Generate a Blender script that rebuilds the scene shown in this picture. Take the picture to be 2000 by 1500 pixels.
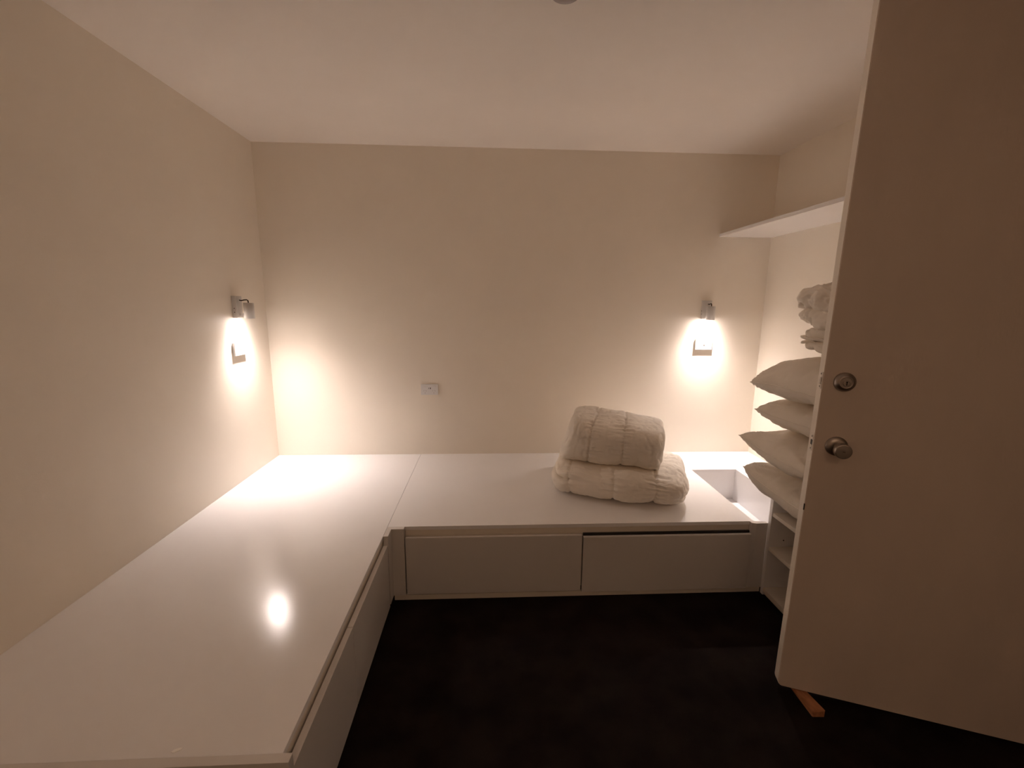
import bpy, bmesh, math, random
from mathutils import Vector, Matrix, noise, Euler

for o in list(bpy.data.objects): bpy.data.objects.remove(o, do_unlink=True)
SC = bpy.context.scene
COL = SC.collection

# ------------------------------------------------------------------ camera
F = 860.05
CAM = Vector((0.0, 0.0, 1.4312))
right = Vector((0.998796, -0.048329, 0.008472))
up = Vector((0.000336, 0.179392, 0.983778))
fwd = Vector((0.049065, 0.98259, -0.179193))
cd = bpy.data.cameras.new('camera'); cam = bpy.data.objects.new('camera', cd); COL.objects.link(cam)
cd.sensor_width = 36; cd.lens = F * 36 / 2000; cd.clip_start = 0.02; cd.clip_end = 50
m = Matrix((( right.x, up.x, -fwd.x, CAM.x), (right.y, up.y, -fwd.y, CAM.y), (right.z, up.z, -fwd.z, CAM.z), (0, 0, 0, 1)))
cam.matrix_world = m
SC.camera = cam

# ------------------------------------------------------------------ world, exposure
w = bpy.data.worlds.new('world'); SC.world = w; w.use_nodes = True
bg = w.node_tree.nodes['Background']; bg.inputs[0].default_value = (1, .72, .5, 1); bg.inputs[1].default_value = 0.004
SC.view_settings.view_transform = 'Standard'
SC.view_settings.look = 'None'
SC.view_settings.gamma = 1
SC.view_settings.use_curve_mapping = False
SC.view_settings.exposure = 2.65
SC.cycles.max_bounces = 24; SC.cycles.diffuse_bounces = 16; SC.cycles.glossy_bounces = 8
LAMP_COL = (1.0, .87, .81)
LAMP_W, LOBE_N, SPILL = 10.5, 5.2, .024
LOBE_TILT = 11

# added warm fill light, unseen behind the camera, lifts door and drawer fronts
hl = bpy.data.lights.new('fill_light', 'AREA'); ho = bpy.data.objects.new('fill_light', hl); COL.objects.link(ho)
hl.shape = 'RECTANGLE'; hl.size = 1.6; hl.size_y = .8; hl.energy = 1.1; hl.color = (1.0, .66, .44)
ho.location = (.2, -1.0, 2.38)

# ------------------------------------------------------------------ materials
def mat(name, col, rough=.6, noise_scale=None, noise_amt=.0, bump=0., bump_scale=200., metallic=0., coat=0., coat_rough=.1, spec=.5, col2=None, stretch=None):
    M = bpy.data.materials.new(name); M.use_nodes = True
    nt = M.node_tree; b = nt.nodes['Principled BSDF']
    b.inputs['Base Color'].default_value = (*col, 1); b.inputs['Roughness'].default_value = rough
    b.inputs['Metallic'].default_value = metallic
    b.inputs['Specular IOR Level'].default_value = spec
    b.inputs['Coat Weight'].default_value = coat; b.inputs['Coat Roughness'].default_value = coat_rough
    tc = nt.nodes.new('ShaderNodeTexCoord'); mp = nt.nodes.new('ShaderNodeMapping')
    nt.links.new(tc.outputs['Object'], mp.inputs[0])
    if stretch: mp.inputs['Scale'].default_value = stretch
    if noise_scale:
        n = nt.nodes.new('ShaderNodeTexNoise'); n.inputs['Scale'].default_value = noise_scale; n.inputs['Detail'].default_value = 6
        nt.links.new(mp.outputs[0], n.inputs['Vector'])
        mx = nt.nodes.new('ShaderNodeMix'); mx.data_type = 'RGBA'
        c2 = col2 or tuple(c * (1 - noise_amt) for c in col)
        mx.inputs[6].default_value = (*col, 1); mx.inputs[7].default_value = (*c2, 1)
        rp = nt.nodes.new('ShaderNodeMapRange'); rp.inputs[1].default_value = .35; rp.inputs[2].default_value = .65
        nt.links.new(n.outputs['Fac'], rp.inputs[0]); nt.links.new(rp.outputs[0], mx.inputs[0])
        nt.links.new(mx.outputs[2], b.inputs['Base Color'])
    if bump:
        n2 = nt.nodes.new('ShaderNodeTexNoise'); n2.inputs['Scale'].default_value = bump_scale; n2.inputs['Detail'].default_value = 3
        nt.links.new(mp.outputs[0], n2.inputs['Vector'])
        bp = nt.nodes.new('ShaderNodeBump'); bp.inputs['Strength'].default_value = bump; bp.inputs['Distance'].default_value = .002
        nt.links.new(n2.outputs['Fac'], bp.inputs['Height']); nt.links.new(bp.outputs[0], b.inputs['Normal'])
    return M
def emis(name, col, s):
    M = bpy.data.materials.new(name); M.use_nodes = True
    b = M.node_tree.nodes['Principled BSDF']
    b.inputs['Base Color'].default_value = (.9, .9, .9, 1)
    b.inputs['Emission Color'].default_value = (*col, 1); b.inputs['Emission Strength'].default_value = s
    return M
WALL = mat('wall_paint', (.86, .80, .71), .55, 3, .02, .12, 260, spec=.3)
CEIL = mat('ceiling_paint', (.92, .87, .82), .7, 3, .02, .1, 260, spec=.2)
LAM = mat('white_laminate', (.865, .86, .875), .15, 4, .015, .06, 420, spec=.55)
LAMF = mat('laminate_shaded', (.68, .65, .63), .35, 4, .02, .06, 420, spec=.4)  # white laminate darkened, putting the shade of the fronts into its colour
CARC = mat('carcass_board', (.74, .68, .60), .5, 5, .03, .05, 300, spec=.3)
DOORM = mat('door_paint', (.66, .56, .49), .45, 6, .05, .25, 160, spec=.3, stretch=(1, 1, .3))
DOORE = mat('door_paint_lit', (.86, .80, .72), .5, 8, .06, .2, 200)  # paler copy of the door paint, lamp light on the edge put into colour
CARPET = mat('carpet', (.016, .011, .009), .95, 7, .0, .8, 500, spec=.1, col2=(.007, .004, .0035))
PLAST = mat('white_plastic', (.76, .755, .76), .35, 10, .01)
LAMPM = mat('lamp_enamel', (.62, .60, .58), .4, 10, .02)
BRASS = mat('dark_bronze', (.07, .035, .015), .35, metallic=.8, noise_scale=40, noise_amt=.2)
BLACK = mat('black_slot', (.01, .008, .008), .6, noise_scale=40, noise_amt=.2)
STEEL = mat('satin_steel', (.42, .37, .33), .36, metallic=1., noise_scale=60, noise_amt=.08)
PLATE = mat('satin_plate', (.62, .56, .50), .5, metallic=.6, noise_scale=60, noise_amt=.08)
STEELD = mat('dark_steel', (.16, .13, .11), .35, metallic=1., noise_scale=60, noise_amt=.1)
COTTON = mat('cotton', (.88, .83, .76), .85, 9, .05, .5, 90, spec=.2)
COTTON2 = mat('pillow_cotton', (.87, .82, .75), .85, 9, .05, .4, 110, spec=.2)
WOOD = mat('raw_timber', (.46, .20, .09), .65, 14, .0, .3, 90, col2=(.30, .12, .05), stretch=(4, 1, 4))
GREY = mat('grey_plastic', (.42, .38, .38), .5, 10, .03)
FLAKE = mat('flake', (.95, .94, .93), .5, 30, .05)

# ------------------------------------------------------------------ helpers
def link(name, bm, m, parent=None, loc=None, smooth=False):
    me = bpy.data.meshes.new(name); bm.normal_update(); bm.to_mesh(me); bm.free()
    o = bpy.data.objects.new(name, me); COL.objects.link(o)
    if m: me.materials.append(m)
    if parent: o.parent = parent
    if loc is not None: o.location = loc
    if smooth:
        for p in me.polygons: p.use_smooth = True
    return o
def box(bm, x0, x1, y0, y1, z0, z1, bev=0.):
    r = bmesh.ops.create_cube(bm, size=1)
    vs = r['verts']
    for v in vs:
        v.co = Vector((x0 + (v.co.x + .5) * (x1 - x0), y0 + (v.co.y + .5) * (y1 - y0), z0 + (v.co.z + .5) * (z1 - z0)))
    if bev:
        es = list({e for v in vs for e in v.link_edges})
        bmesh.ops.bevel(bm, geom=es, offset=bev, segments=2, affect='EDGES', profile=.7)
def bx(name, m, x0, x1, y0, y1, z0, z1, parent=None, bev=0.0015, orig=None):
    bm = bmesh.new()
    ox, oy, oz = orig if orig else (0, 0, 0)
    box(bm, x0 - ox, x1 - ox, y0 - oy, y1 - oy, z0 - oz, z1 - oz, bev)
    return link(name, bm, m, parent)
def lathe(bm, prof, axis='Z', seg=32, center=(0, 0, 0)):
    rings = []
    cx, cy, cz = center
    for r, h in prof:
        ring = []
        for i in range(seg):
            a = 2 * math.pi * i / seg
            c, s = r * math.cos(a), r * math.sin(a)
            if axis == 'Z': p = (cx + c, cy + s, cz + h)
            elif axis == 'Y': p = (cx + c, cy + h, cz + s)
            else: p = (cx + h, cy + c, cz + s)
            ring.append(bm.verts.new(p))
        rings.append(ring)
    for a, b in zip(rings, rings[1:]):
        for i in range(seg):
            j = (i + 1) % seg
            bm.faces.new((a[i], a[j], b[j], b[i]))
    if prof[0][0] > 1e-5: bm.faces.new(rings[0][::-1])
    if prof[-1][0] > 1e-5: bm.faces.new(rings[-1])
    bmesh.ops.remove_doubles(bm, verts=bm.verts, dist=1e-6)
    bmesh.ops.recalc_face_normals(bm, faces=bm.faces)
def tube(bm, pts, r, seg=10, closed=False):
    pts = [Vector(p) for p in pts]; n = len(pts); rings = []
    prev = None
    for i, p in enumerate(pts):
        a = pts[(i - 1) % n] if (closed or i > 0) else p
        b = pts[(i + 1) % n] if (closed or i < n - 1) else p
        t = (b - a).normalized()
        if prev is None:
            ref = Vector((0, 0, 1)) if abs(t.z) < .9 else Vector((1, 0, 0))
            u = t.cross(ref).normalized()
        else:
            u = (prev - t * prev.dot(t)).normalized()
        prev = u; v = t.cross(u)
        rings.append([bm.verts.new(p + r * (math.cos(2 * math.pi * k / seg) * u + math.sin(2 * math.pi * k / seg) * v)) for k in range(seg)])
    m = n if closed else n - 1
    for i in range(m):
        a, b = rings[i], rings[(i + 1) % n]
        for k in range(seg):
            l = (k + 1) % seg
            bm.faces.new((a[k], a[l], b[l], b[k]))
    if not closed: bm.faces.new(rings[0][::-1]); bm.faces.new(rings[-1])
    bmesh.ops.recalc_face_normals(bm, faces=bm.faces)
def prism(bm, poly, z0, z1):
    lo = [bm.verts.new((x, y, z0)) for x, y in poly]; hi = [bm.verts.new((x, y, z1)) for x, y in poly]
    n = len(poly)
    bm.faces.new(lo[::-1]); bm.faces.new(hi)
    for i in range(n):
        j = (i + 1) % n; bm.faces.new((lo[i], lo[j], hi[j], hi[i]))
    bmesh.ops.recalc_face_normals(bm, faces=bm.faces)
def thing(name, label, cat, loc=(0, 0, 0), rot=(0, 0, 0), group=None):
    o = bpy.data.objects.new(name, None); COL.objects.link(o); o.empty_display_size = .05
    o.location = loc; o.rotation_euler = rot
    o['label'] = label; o['category'] = cat
    if group: o['group'] = group
    return o
def tag(o, label, cat, group=None):
    o['label'] = label; o['category'] = cat
    if group: o['group'] = group
    return o
def struct(o, label=None):
    o['kind'] = 'structure'
    if label: o['label'] = label
    return o

# ------------------------------------------------------------------ dimensions (metres)
XL, XR, YF, YN, ZC = -1.473, 1.892, 3.009, -1.30, 2.40
ZB = .378; X1 = 1.308; YB = 1.972; XS = -.492; XD = -.4686; YD = 1.948
YE = .896                                   # near end of the left bench top
XU = 1.368                                  # front plane of the shelf unit
T = .12

# ------------------------------------------------------------------ room shell
struct(bx('floor', CARPET, XL - T, XR + 1.6, YN - T, YF + T, -.12, 0, bev=0), 'near-black carpet floor')
struct(bx('ceiling', CEIL, XL - T, XR + 1.6, YN - T, YF + T, ZC, ZC + .12, bev=0), 'cream painted flat ceiling')
struct(bx('wall_back', WALL, XL - T, XR + T, YF, YF + T, 0, ZC, bev=0), 'cream far wall with sockets and a lamp')
struct(bx('wall_left', WALL, XL - T, XL, YN, YF, 0, ZC, bev=0), 'cream left wall beside the long bench')
struct(bx('wall_front', WALL, XL - T, XR + 1.6, YN - T, YN, 0, ZC, bev=0))
bm = bmesh.new()                            # right wall with the doorway
box(bm, XR, XR + T, 1.125, YF, 0, ZC); box(bm, XR, XR + T, YN, .265, 0, ZC); box(bm, XR, XR + T, .265, 1.125, 2.36, ZC)
struct(link('wall_right', bm, WALL), 'cream right wall behind the shelf unit')
struct(bx('wall_hallway', WALL, XR + 1.5, XR + 1.6, YN, YF, 0, ZC, bev=0))
bm = bmesh.new()
box(bm, XR - .012, XR + T + .012, 1.095, 1.125, 0, 2.36, .002); box(bm, XR - .012, XR + T + .012, .265, .295, 0, 2.36, .002)
box(bm, XR - .012, XR + T + .012, .265, 1.125, 2.34, 2.37, .002)
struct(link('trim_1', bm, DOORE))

# ------------------------------------------------------------------ door (open, held by a wedge)
E0 = Vector((1.0855, 1.3858, .02)); U = Vector((.9377, -.3475, 0)); dang = math.atan2(U.y, U.x)
door = bpy.data.objects.new('door_1', None); COL.objects.link(door)
door.location = E0; door.rotation_euler = (0, math.radians(.6), dang)
struct(door, 'open cream door with deadbolt and round knob')
DW, DT, DH = .80, .037, 2.325
bm = bmesh.new()
# slab: x 0..DW, y 0..DT, z 0..DH with a worn rounded lower corner
c = .012
prof = [(c, 0), (DW, 0), (DW, DH), (0, DH), (0, c * 1.6), (c * .3, c * .55)]
a = [bm.verts.new((x, 0, z)) for x, z in prof]; b = [bm.verts.new((x - (.0035 if x < .1 else 0), DT, z)) for x, z in prof]
bm.faces.new(a); bm.faces.new(b[::-1])
for i in range(len(prof)):
    j = (i + 1) % len(prof); bm.faces.new((a[j], a[i], b[i], b[j]))
bmesh.ops.recalc_face_normals(bm, faces=bm.faces)
bmesh.ops.bevel(bm, geom=[e for e in bm.edges], offset=.0015, segments=2, affect='EDGES')
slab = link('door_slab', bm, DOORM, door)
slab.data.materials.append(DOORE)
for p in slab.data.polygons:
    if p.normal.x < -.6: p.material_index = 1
ZK = .952; ZL = 1.170                        # heights above the slab's foot
# edge plates
pl = bx('lock_plate', PLATE, -.0015, .0005, .004, .030, ZL - .028, ZL + .028, door, .0005)
bx('bolt_end', STEEL, -.003, 0, .011, .023, ZL - .014, ZL + .010, pl, .0005)
for dz in (-.021, .021):
    bm = bmesh.new(); lathe(bm, [(0, 0), (.0028, 0), (.003, -.001), (0, -.0012)], 'X', 12, (-.0015, .017, ZL + dz)); link('screw', bm, STEELD, pl)
lp = bx('latch_plate', PLATE, -.0015, .0005, .006, .028, ZK - .026, ZK + .030, door, .0005)
bx('latch_hole', BLACK, -.0022, 0, .010, .024, ZK - .006, ZK + .012, lp, .0005)
for dz in (-.019, .023):
    bm = bmesh.new(); lathe(bm, [(0, 0), (.0028, 0), (.003, -.001), (0, -.0012)], 'X', 12, (-.0015, .017, ZK + dz)); link('screw', bm, STEELD, lp)
bx('chip', BLACK, -.001, .002, -.0006, .004, .712, .735, door, .0002)
# deadbolt
bm = bmesh.new(); lathe(bm, [(.0315, 0), (.0315, -.004), (.029, -.010), (.020, -.016), (.0175, -.017), (.0170, -.0155), (.0165, -.0155), (0, -.0158)], 'Y', 48, (.061, 0, ZL))
db = link('deadbolt', bm, STEEL, door, smooth=False); 
bm = bmesh.new(); lathe(bm, [(.0095, 0), (.0095, -.0030), (.0085, -.0036), (0, -.0036)], 'Y', 32, (.061, -.0155, ZL - .003)); link('lock_cylinder', bm, STEEL, db)
bm = bmesh.new(); box(bm, .0600, .0622, -.0203, -.0180, ZL - .0085, ZL + .003); lathe(bm, [(.0022, 0), (.0022, -.0012), (0, -.0012)], 'Y', 12, (.061, -.0191, ZL + .002)); link('keyhole', bm, BLACK, db)
# knob
kx = .066
bm = bmesh.new(); lathe(bm, [(.033, 0), (.033, -.003), (.031, -.006), (.022, -.010), (.015, -.012), (0, -.012)], 'Y', 48, (kx, 0, ZK)); rose = link('knob_rose', bm, STEEL, door)
bm = bmesh.new(); lathe(bm, [(.0125, -.010), (.0120, -.026), (.0150, -.032), (.0215, -.038), (.0245, -.046), (.0250, -.056), (.0240, -.0625), (.0228, -.0640), (.0210, -.0642), (0, -.0642)], 'Y', 48, (kx, 0, ZK)); kb = link('door_knob', bm, STEEL, door, smooth=True)
bx('knob_button', STEELD, kx - .0035, kx + .0035, -.0665, -.0636, ZK - .0012, ZK + .0012, kb, .0003)
for o in (db, rose, kb):
    for p in o.data.polygons: p.use_smooth = True
# hinges
for hz in (.2, 1.15, 2.1):
    bm = bmesh.new(); lathe(bm, [(.007, -.05), (.007, .05)], 'Z', 16, (DW + .004, -.004, hz)); link('hinge', bm, STEEL, door)

# wedge
wd = bmesh.new()
A = Vector((1.137, 1.268)); Bp = Vector((1.181, 1.266)); d = Vector((.004, .150))
vs = [(A.x, A.y, 0), (Bp.x, Bp.y, 0), (Bp.x, Bp.y, .030), (A.x, A.y, .026), (A.x + d.x, A.y + d.y, 0), (Bp.x + d.x - .004, Bp.y + d.y, 0), (Bp.x + d.x - .004, Bp.y + d.y, .008), (A.x + d.x, A.y + d.y, .007)]
v = [wd.verts.new(Vector(q) - Vector((1.16, 1.34, 0))) for q in vs]
for f in ((0, 1, 2, 3), (4, 7, 6, 5), (0, 4, 5, 1), (1, 5, 6, 2), (2, 6, 7, 3), (3, 7, 4, 0)): wd.faces.new([v[i] for i in f])
bmesh.ops.recalc_face_normals(wd, faces=wd.faces)
bmesh.ops.bevel(wd, geom=list(wd.edges), offset=.0025, segments=2, affect='EDGES')
tag(link('door_wedge', wd, WOOD, loc=(1.16, 1.34, 0)), 'raw timber wedge jammed under the open door on the carpet', 'doorstop')

# ------------------------------------------------------------------ left bench
TP = .018
LB = thing('storage_bench', 'long white laminate storage bench running along the left wall', 'bench', (XL, YE, 0))
o = (XL, YE, 0)
bx('top_panel', LAM, XL, XS, YE, YF, ZB - TP, ZB, LB, .0012, o)
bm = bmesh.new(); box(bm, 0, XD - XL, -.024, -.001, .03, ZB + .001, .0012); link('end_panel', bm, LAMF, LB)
bx('rail', CARC, XS - .018, XS - .003, YE, YB, ZB - .062, ZB - TP, LB, .001, o)
bx('carcass', CARC, XL + .002, XS - .020, YE + .002, YF - .002, .03, ZB - TP, LB, .001, o)
bx('kickboard', CARC, XS - .06, XS - .045, YE - .01, YD, 0, .03, LB, .001, o)
for y0, y1 in ((YE + .0, 1.352), (1.355, 1.868)):
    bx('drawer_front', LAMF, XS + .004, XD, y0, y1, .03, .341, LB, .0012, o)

# corner filler piece between the two benches
CF = thing('corner_filler', 'white stepped corner post where the two benches meet', 'panel', (XS, YB, 0))
bm = bmesh.new()
prism(bm, [(.0012, -.0012), (.0012, -.088), (XD - XS, -.088), (XD - XS, YD - YB), (-.410 - XS, YD - YB), (-.410 - XS, -.0012)], .03, ZB)
bmesh.ops.bevel(bm, geom=list(bm.edges), offset=.0008, segments=1, affect='EDGES')
link('corner_post', bm, LAMF, CF)

# ------------------------------------------------------------------ right bench (under the far wall)
RB = thing('storage_bench', 'shorter white storage bench under the far wall with two wide drawers', 'bench', (XS, YB, 0))
o = (XS, YB, 0)
bx('top_panel', LAM, XS + .0015, X1, YB, YF, ZB - TP, ZB, RB, .0012, o)
bx('rail', CARC, -.409, X1 - .02, YB + .003, YB + .018, ZB - .066, ZB - TP, RB, .001, o)
bx('carcass', CARC, XS + .01, X1 - .002, YB + .022, YF - .002, .03, ZB - TP, RB, .001, o)
bx('side_panel', LAMF, X1 - .018, X1, YB + .0, YF - .002, .03, ZB - TP, RB, .001, o)
bx('kickboard', CARC, XD + .001, XU - .001, YD + .007, YD + .018, 0, .027, RB, .001, o)
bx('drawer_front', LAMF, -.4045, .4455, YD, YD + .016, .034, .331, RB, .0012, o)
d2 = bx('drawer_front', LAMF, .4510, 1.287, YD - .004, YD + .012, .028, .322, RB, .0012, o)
bx('drawer_gap', BLACK, .452, 1.285, YD + .0125, YD + .0215, .322, .3335, RB, .0, o)
bm = bmesh.new(); prism(bm, [(X1 - XS - .020, 0), (X1 - XS - .020, YD - YB + .006), (X1 - XS + .001, YD - YB), (XU - XS - .001, YD - YB), (XU - XS - .001, YD - YB + .018), (X1 - XS, 0)], .03, ZB)
link('end_filler', bm, LAMF, RB)

# niche box between the bench and the right wall, ledge behind it
NX = 1.605; NY = 2.661; NZ = .172
NB = thing('storage_niche', 'open white niche with a narrow back ledge beside the far bench', 'niche', (X1, NY, 0))
o = (X1, NY, 0)
bx('ledge', LAM, X1 + .001, XR, NY, YF, ZB - TP, ZB, NB, .0012, o)
bx('back_panel', LAM, X1 + .001, NX, NY + .006, NY + .022, NZ, ZB - TP, NB, .001, o)
bx('side_panel', LAM, NX, NX + .018, YB + .03, NY + .022, .03, ZB - .001, NB, .001, o)
bx('base_panel', LAM, X1 + .001, NX, YB + .002, NY + .006, NZ - .018, NZ, NB, .001, o)
bx('side_ledge', LAM, NX + .019, XR, YB, NY - .001, ZB - TP, ZB, NB, .001, o)

# ------------------------------------------------------------------ low shelf unit behind the door
SU = thing('shelf_unit', 'low open white shelf unit against the right wall beneath the pillows', 'shelf unit', (XU, 1.95, 0))
o = (XU, 1.95, 0)
UY0, UY1 = 1.365, 1.950
bx('end_panel', LAM, XU, XR, 1.930, UY1 + .0, 0.0, .540, SU, .001, o)
bx('end_panel', CARC, XU + .10, XR, UY0, UY0 + .018, 0.0, .520, SU, .001, o)
bx('back_panel', CARC, XR - .02, XR - .004, UY0 + .018, 1.930, .0, .520, SU, .001, o)
bx('top_panel', CARC, XU + .02, XR - .02, UY0, 1.930, .522, .540, SU, .001, o)
for z in (.442, .261):
    bx('shelf', CARC, XU + .004, XR - .02, UY0 + .018, 1.930, z - .018, z, SU, .001, o)
bx('base_shelf', CARC, XU, XR - .02, UY0 + .018, 1.930, .021, .039, SU, .001, o)
bx('kickboard', CARC, XU + .012, XU + .026, UY0 + .018, 1.930, 0, .021, SU, .001, o)
for y, z in ((1.9295, .475), (1.9295, .395), (1.9295, .295)):
    bm = bmesh.new(); lathe(bm, [(.0035, 0), (.0035, -.0008), (0, -.0008)], 'Y', 12, (.075, -.020, z)); link('pin_hole', bm, BLACK, SU)

# high shelf
HS = bx('wall_shelf', LAM, 1.5335, XR, 1.16, YF, 1.883, 1.903, None, .0012, (1.7, 2.1, 1.883)); HS.location = (1.7, 2.1, 1.883)
tag(HS, 'long white shelf board high on the right wall', 'shelf')

# ------------------------------------------------------------------ lamps
BULB = emis("bulb_glow", LAMP_COL, 8)
def lamp(loc, rz, label):
    """local frame: x along the wall, -y into the room, z up; origin on the wall at the plate's centre"""
    L = thing('wall_lamp', label, 'lamp', loc, (0, 0, rz), 'pair of bedside spot lamps')
    bp = bx('back_plate', LAMPM, -.031, .031, -.026, 0, -.062, .062, L, .003)
    for z in (-.008, -.030):
        bm = bmesh.new(); lathe(bm, [(.003, 0), (.003, -.001), (0, -.001)], 'X', 10, (-.031, -.013, z)); link('screw', bm, STEELD, bp)
    cy = -.078; r = .0275; zt, zb = .024, -.066
    bm = bmesh.new()
    lathe(bm, [(0, zt), (r - .002, zt), (r, zt - .002), (r, zb), (r - .0018, zb), (r - .0018, zb + .022), (r - .006, zb + .034), (0, zb + .035)], 'Z', 48, (0, cy, 0))
    hd = link('lamp_head', bm, LAMPM, L)
    for p in hd.data.polygons: p.use_smooth = abs(p.normal.z) < .5
    bm = bmesh.new(); lathe(bm, [(0, 0), (.019, 0), (.019, -.004), (0, -.005)], 'Z', 32, (0, cy, zb + .034))
    link('bulb', bm, BULB, hd)
    bm = bmesh.new(); box(bm, -.006, .006, cy + r - .002, -.024, -.050, -.036, .001); link('bracket', bm, LAMPM, L)
    bm = bmesh.new()
    tube(bm, [(0.004, -.020, .040), (.006, -.036, .036), (.006, -.052, .040), (.004, -.068, .041), (.003, -.075, .037), (.003, -.077, .020)], .0034, 8)
    link('swivel_arm', bm, BRASS, L, smooth=True)
    ld = bpy.data.lights.new('lamp_light', 'POINT'); lo = bpy.data.objects.new('lamp_light', ld); COL.objects.link(lo)
    lo.parent = L; lo.location = (0, cy, zb + .004); ld.color = (1, 1, 1); ld.shadow_soft_size = .012; ld.energy = LAMP_W
    # angular distribution of the reflector: strong downward lobe and a weak wide spill
    ld.use_nodes = True; nt = ld.node_tree; em = nt.nodes['Emission']
    g = nt.nodes.new('ShaderNodeNewGeometry'); sp = nt.nodes.new('ShaderNodeVectorMath'); sp.operation = 'DOT_PRODUCT'
    tl = math.radians(LOBE_TILT); out = Matrix.Rotation(rz, 3, 'Z') @ Vector((0, -1, 0)); sp.inputs[1].default_value = (out.x * math.sin(tl), out.y * math.sin(tl), -math.cos(tl))
    ab = nt.nodes.new('ShaderNodeMath'); ab.operation = 'ABSOLUTE'
    pw = nt.nodes.new('ShaderNodeMath'); pw.operation = 'POWER'; pw.inputs[1].default_value = LOBE_N
    ad = nt.nodes.new('ShaderNodeMath'); ad.operation = 'MULTIPLY_ADD'; ad.inputs[1].default_value = 1 - SPILL; ad.inputs[2].default_value = SPILL
    nt.links.new(g.outputs['Incoming'], sp.inputs[0]); nt.links.new(sp.outputs['Value'], ab.inputs[0]); nt.links.new(ab.outputs[0], pw.inputs[0])
    nt.links.new(pw.outputs[0], ad.inputs[0]); nt.links.new(ad.outputs[0], em.inputs['Strength'])
    em.inputs['Color'].default_value = (*LAMP_COL, 1)
    return L
lamp((1.480, YF, 1.402), 0, 'white cylinder spot lamp on the far wall near the shelves')
lamp((XL, 2.655, 1.400), math.pi / 2, 'white cylinder spot lamp on the left wall near the corner')

# ------------------------------------------------------------------ switch plates and double socket
def faceplate(L, w_, h_, t):
    bx('face_plate', PLAST, -w_ / 2, w_ / 2, -t, 0, -h_ / 2, h_ / 2, L, .0018)
def lamp_switch(loc, rz, label):
    L = thing('light_switch', label, 'switch', loc, (0, 0, rz), 'dimmer plates under the lamps')
    faceplate(L, .116, .076, .015)
    bm = bmesh.new(); lathe(bm, [(.0045, 0), (.0045, -.004), (.0035, -.005), (0, -.005)], 'Y', 20, (.002, -.0148, 0)); link('button', bm, GREY, L)
    return L
lamp_switch((1.483, YF, 1.166), 0, 'small white switch plate on the far wall under the right lamp')
lamp_switch((XL, 2.645, 1.160), math.pi / 2, 'small white switch plate on the left wall under the left lamp')
SO = thing('power_socket', 'white double power socket low on the middle of the far wall', 'socket', (-.419, YF, .845))
faceplate(SO, .116, .074, .011)
for sx in (-1, 1):
    bx('rocker_switch', PLAST, sx * .036 - .009, sx * .036 + .009, -.0145, -.010, .013, .027, SO, .001)
    for k, (dx, dz, a) in enumerate(((-.0075, .002, .5), (.0075, .002, -.5), (0, -.013, 0))):
        bm = bmesh.new(); box(bm, -.0012, .0012, -.0008, .0004, -.0042, .0042)
        s = link('pin_slot', bm, GREY, SO); s.location = (sx * .030 + dx, -.0112, -.010 + dz); s.rotation_euler = (0, a, 0)
bx('usb_port', BLACK, .0045, .0095, -.0116, -.0105, .004, .015, SO, .0004)
bx('usb_port', BLACK, -.0055, -.0025, -.0116, -.0105, .006, .013, SO, .0004)

# ceiling detector, only its rim is in view
SD = thing('smoke_detector', 'small round grey detector on the ceiling at the top edge', 'detector', (.236, 1.560, ZC))
bm = bmesh.new(); lathe(bm, [(.052, 0), (.052, -.008), (.046, -.018), (.020, -.026), (0, -.026)], 'Z', 40); link('detector_body', bm, GREY, SD, smooth=True)
bm = bmesh.new(); lathe(bm, [(.055, 0), (.055, -.004), (.050, -.0045)], 'Z', 40); link('base_ring', bm, PLAST, SD)

# flake on the bench
bm = bmesh.new()
vs = [(-.010, -.004), (-.002, -.006), (.010, .001), (.012, .006), (.004, .006), (-.006, .002)]
prism(bm, vs, 0, .0012)
tag(link('paper_scrap', bm, FLAKE, loc=(-.747, .912, ZB)), 'tiny white scrap lying at the near end of the long bench', 'scrap')

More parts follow.
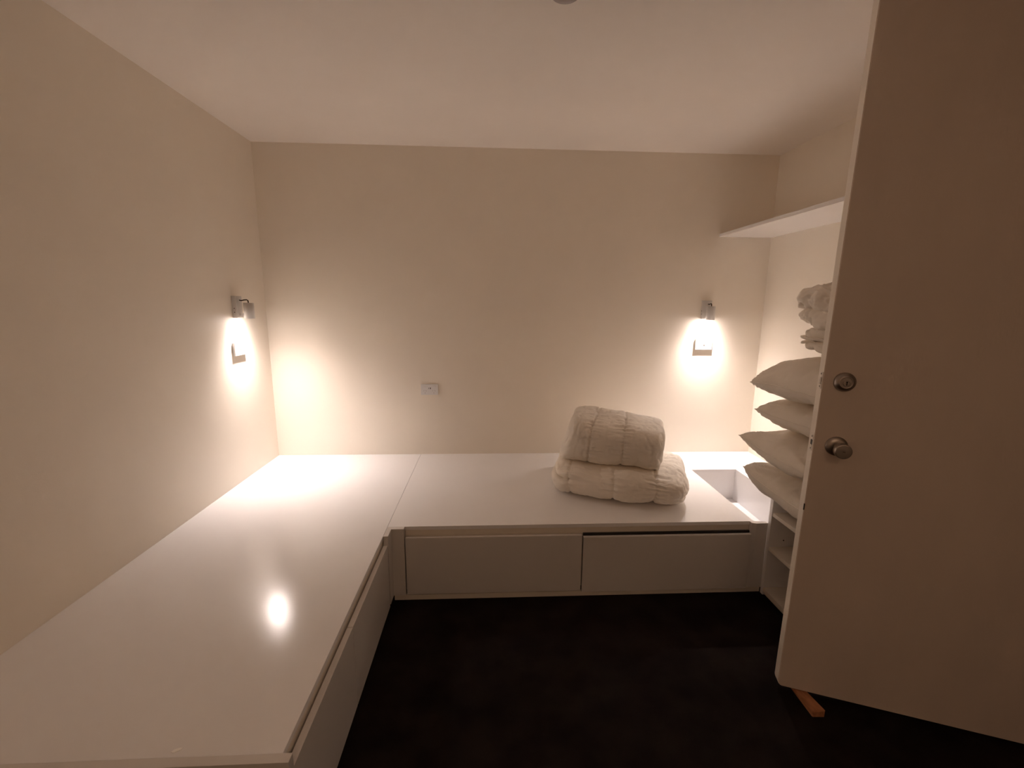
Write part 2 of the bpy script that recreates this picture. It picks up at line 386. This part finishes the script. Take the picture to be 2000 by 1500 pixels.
# ------------------------------------------------------------------ soft goods
def fb(p, s, seed=0.):
    q = Vector((p[0] * s + seed, p[1] * s + seed * .7, p[2] * s - seed))
    return noise.noise(q)
def ridged(p, seed, oct=3):
    v = 0; a = 1; q = Vector(p) + Vector((seed, seed * 1.3, -seed))
    for i in range(oct):
        v += a * (1 - abs(noise.noise(q)) * 2) ; q = q * 2.1 + Vector((5, 1, 3)); a *= .5
    return v / 1.75
def cubegrid(n):
    bm = bmesh.new(); bmesh.ops.create_cube(bm, size=2)
    bmesh.ops.subdivide_edges(bm, edges=list(bm.edges), cuts=n, use_grid_fill=True)
    return bm
def duvet(name, hx, hy, hz, loc, rot, mt, seams=(), seed=1., nx=6., nyz=2.6, wr=.006, lump=.012, spiral=3.2, creases=(), shear=0., flat=True, cuts=78, shape=None, parent=None, press=None):
    bm = cubegrid(cuts)
    for v in bm.verts:
        d = v.co.copy()
        # spread: scale to the box first for an even grid
        q = Vector((d.x * hx, d.y * hy, d.z * hz))
        fyz = abs(q.y / hy) ** nyz + abs(q.z / hz) ** nyz
        Fv = abs(q.x / hx) ** nx + fyz ** (nx / nyz)
        q *= Fv ** (-1 / nx)
        nrm = Vector(((abs(q.x / hx) ** (nx - 1)) * math.copysign(1, q.x) / hx, (abs(q.y / hy) ** (nyz - 1)) * math.copysign(1, q.y) / hy, (abs(q.z / hz) ** (nyz - 1)) * math.copysign(1, q.z) / hz)).normalized()
        s = lump * fb(q, 5.5, seed) * 1.6
        # wrinkles: ridges, stretched around the roll
        end = min(1, max(0, (abs(q.x) / hx - .86) / .12))
        wx = q.x + .03 * fb(q, 5, seed + 11); wy = q.y + .03 * fb(q, 5, seed + 12); wz = q.z + .03 * fb(q, 5, seed + 13)
        s -= wr * 1.1 * max(0, ridged((wx * 16, wy * 7, wz * 7), seed, 2) - .45) ** 2 * 3.2
        s -= wr * .8 * max(0, ridged((wx * 7 + wz * 9, wy * 9, wz * 11 - wx * 6), seed + 9, 2) - .5) ** 2 * 3.2
        s += wr * .35 * (ridged((wx * 34, wy * 22, wz * 22), seed + 5, 2) - .5)
        for sx, dep, wd_ in seams:
            t = q.x - sx - .012 * fb(q, 6, seed + 3)
            s -= dep * math.exp(-(t / wd_) ** 2) * (1 - end)
            s += wr * 1.5 * math.exp(-(t / .045) ** 2) * (ridged((q.y * 22 + q.z * 30, t * 5, q.z * 12), seed + 2, 2) - .5)
        # fold ends: spiral layers
        if end > 0 and spiral:
            rho = math.sqrt((q.y / hy) ** 2 + (q.z / hz) ** 2); an = math.atan2(q.z / hz, q.y / hy)
            ph = spiral * rho * 2 * math.pi / 2 + an + fb(q, 9, seed) * 1.5
            s += end * (.016 * (abs(math.sin(ph * .5)) - .6))
        for zc, dep, wd_, side in creases:      # horizontal fold lines, side: -1 left end, +1 right, 0 all round
            k = 1 if side == 0 else min(1, max(0, (q.x * side / hx - .35) / .5))
            t = q.z - zc - .012 * fb(q, 7, seed + 6)
            s -= k * dep * math.exp(-(t / wd_) ** 2)
        q = q + nrm * s
        q.x += shear * q.y
        if shape: q = shape(q, hx, hy, hz)
        if flat and q.z < -hz * .93: q.z = -hz * .93 + (q.z + hz * .93) * .12
        if press:                               # dent left by the thing resting on top
            zt, px, py, ox, oy = press
            e = max(abs(q.x - ox) / px, abs(q.y - oy) / py)
            lim = zt + max(0, e - 1) * .35
            if q.z > lim: q.z = lim + (q.z - lim) * .06
        v.co = q
    bmesh.ops.recalc_face_normals(bm, faces=bm.faces)
    o = link(name, bm, mt, parent, smooth=True)
    o.location = loc; o.rotation_euler = rot
    return o

def low_shape(q, hx, hy, hz):
    # lower duvet: slumps toward its right end, its left rear swells up
    u = q.x / hx; v = q.y / hy
    t = (q.z + hz) / (2 * hz)
    q.z += t * (.045 * max(0, -u) * max(0, v) - .010 * max(0, u) + .02 * max(0, u) * max(0, v))
    q.x += -.03 * max(0, -u) * max(0, v) * (.3 + t) + .02 * u * (1 - abs(2 * t - 1))
    return q
lowd = duvet('folded_duvet', .345, .280, .098, (.750, 2.405, ZB + .0955), (0, 0, math.radians(-18)), COTTON,
             seams=((-.255, .011, .006), (-.02, .009, .006), (.185, .012, .006)), seed=2.3, nx=7, nyz=3.0, lump=.016, wr=.010, spiral=0,
             creases=((.028, .030, .012, -1), (-.03, .008, .01, 1)), shape=low_shape, press=(.083, .262, .205, -.035, .0))
tag(lowd, 'wide folded white duvet lying flat on the far bench', 'duvet', 'duvets piled on the bench')
def up_shape(q, hx, hy, hz):
    u = q.x / hx
    q.z += .012 * math.cos(u * 1.8) * 0 - .016 * u * (q.z > 0) * (q.z / hz)
    # left end cut slanting, wider at its foot
    if u < 0: q.x -= .030 * (-u) * (-(q.z / hz))
    return q
upd = duvet('rolled_duvet', .268, .205, .128, (.708, 2.405, ZB + .306), (math.radians(3), math.radians(2), math.radians(-18)), COTTON,
            seams=((-.115, .010, .0045), (.055, .008, .005)), seed=7.1, nx=9, nyz=3.2, lump=.012, wr=.009, spiral=3.0,
            creases=(), flat=True, shape=up_shape)
tag(upd, 'thick rolled white duvet resting on top of the wider one', 'duvet', 'duvets piled on the bench')

def pillow(loc, rot, label, a=.34, b=.238, upt=.085, dnt=.085, seed=1., tip=(.0, .0, .0), n=64, pinch=.018, cu=.073, cd=.073):
    P = thing('pillow', label, 'pillow', loc, rot, 'pillows stacked on the shelf unit')
    bm = bmesh.new(); grid = {}
    for side in (1, -1):
        for i in range(n + 1):
            for j in range(n + 1):
                u = -math.cos(math.pi * i / n); v_ = -math.cos(math.pi * j / n)   # denser at the seams
                u = .5 * u + .5 * (2 * i / n - 1); v_ = .5 * v_ + .5 * (2 * j / n - 1)
                edge = i in (0, n) or j in (0, n)
                if edge and side == -1: grid[side, i, j] = grid[1, i, j]; continue
                x = a * u * (1 - pinch * (1 - v_ * v_)); y = b * v_ * (1 - pinch * 1.5 * (1 - u * u))
                t = (max(0, 1 - abs(u) ** 2.8) * max(0, 1 - abs(v_) ** 2.8)) ** .40
                h = (upt if side > 0 else dnt) * t
                q = Vector((x, y, side * h))
                k = min(1, t * 3)
                h2 = .010 * fb(q, 6, seed) * 1.5 + .007 * (ridged((x * 8, y * 22, side), seed) - .5) + .004 * (ridged((x * 25, y * 18, side), seed + 4, 2) - .5)
                # gathers running in from the corners
                for cx_, cy_ in ((-1, 1), (-1, -1), (1, 1), (1, -1)):
                    dx, dy = x - cx_ * a, y - cy_ * b; rr = math.hypot(dx, dy)
                    h2 += .008 * math.exp(-(rr / .16) ** 2) * math.sin(math.atan2(dy, dx) * 16 + seed + 3 * fb(q, 8, seed))
                q.z += side * h2 * k
                lim = cu if side > 0 else cd
                if side * q.z > lim: q.z = side * (lim + (side * q.z - lim) * .08)
                # lift / shift of the visible far-left corner
                cw = max(0, (-u + v_) / 2) ** 3
                q += Vector(tip) * cw
                q.z += .008 * fb((x, y, 0), 7, seed + 8)
                grid[side, i, j] = bm.verts.new(q)
        for i in range(n):
            for j in range(n):
                f = [grid[side, i, j], grid[side, i + 1, j], grid[side, i + 1, j + 1], grid[side, i, j + 1]]
                if side < 0: f = f[::-1]
                bm.faces.new(f)
    ring = [(i, 0) for i in range(0, n, 2)] + [(n, j) for j in range(0, n, 2)] + [(i, n) for i in range(n, 0, -2)] + [(0, j) for j in range(n, 0, -2)]
    pts = [grid[1, i, j].co.copy() for i, j in ring]
    link('pillow_body', bm, COTTON2, P, smooth=True)
    bm = bmesh.new(); tube(bm, pts, .0022, 6, closed=True); link('seam_edge', bm, COTTON2, P, smooth=True)
    return P
R = math.radians
pillow((1.520, 1.662, .653), (R(0), R(.6), R(2)), 'bottom pillow of the white stack on the shelf unit', upt=.075, dnt=.108, seed=1.2, tip=(0, 0, .04), cu=.078, cd=.108)
pillow((1.500, 1.660, .815), (R(0), R(1), R(-3)), 'second white pillow from the bottom, its corner reaching furthest left', upt=.078, dnt=.078, seed=4.4, tip=(-.02, 0, .015))
pillow((1.545, 1.662, .965), (R(0), R(1), R(1)), 'third white pillow from the bottom, its tip furthest right', upt=.078, dnt=.078, seed=8.9)
pillow((1.510, 1.660, 1.115), (R(0), R(-1), R(3)), 'top pillow of the white stack beneath the crumpled bedding', upt=.125, dnt=.080, seed=12.5, tip=(0, 0, -.01), cu=.122)

cr = duvet('folded_sheet', .23, .15, .062, (1.462, 1.625, 1.300), (0, 0, R(4)), COTTON, seed=15.2, nx=5, nyz=2.5, lump=.022, wr=.028, spiral=0,
           creases=((.03, .022, .007, 0), (.0, .022, .007, 0), (-.03, .020, .007, 0)), flat=True, cuts=60, press=(.046, .30, .2, 0, 0))
tag(cr, 'crumpled folded white sheet squeezed between top pillow and bundled quilt', 'sheet')
qt = duvet('bundled_quilt', .255, .165, .100, (1.465, 1.630, 1.437), (R(0), R(0), R(3)), COTTON, seed=21.7, nx=4.5, nyz=2.4, lump=.034, wr=.034, spiral=2.6,
           creases=((-.03, .024, .012, 0),), flat=True, cuts=64)
tag(qt, 'bundled white quilt at the very top of the pillow stack', 'quilt')
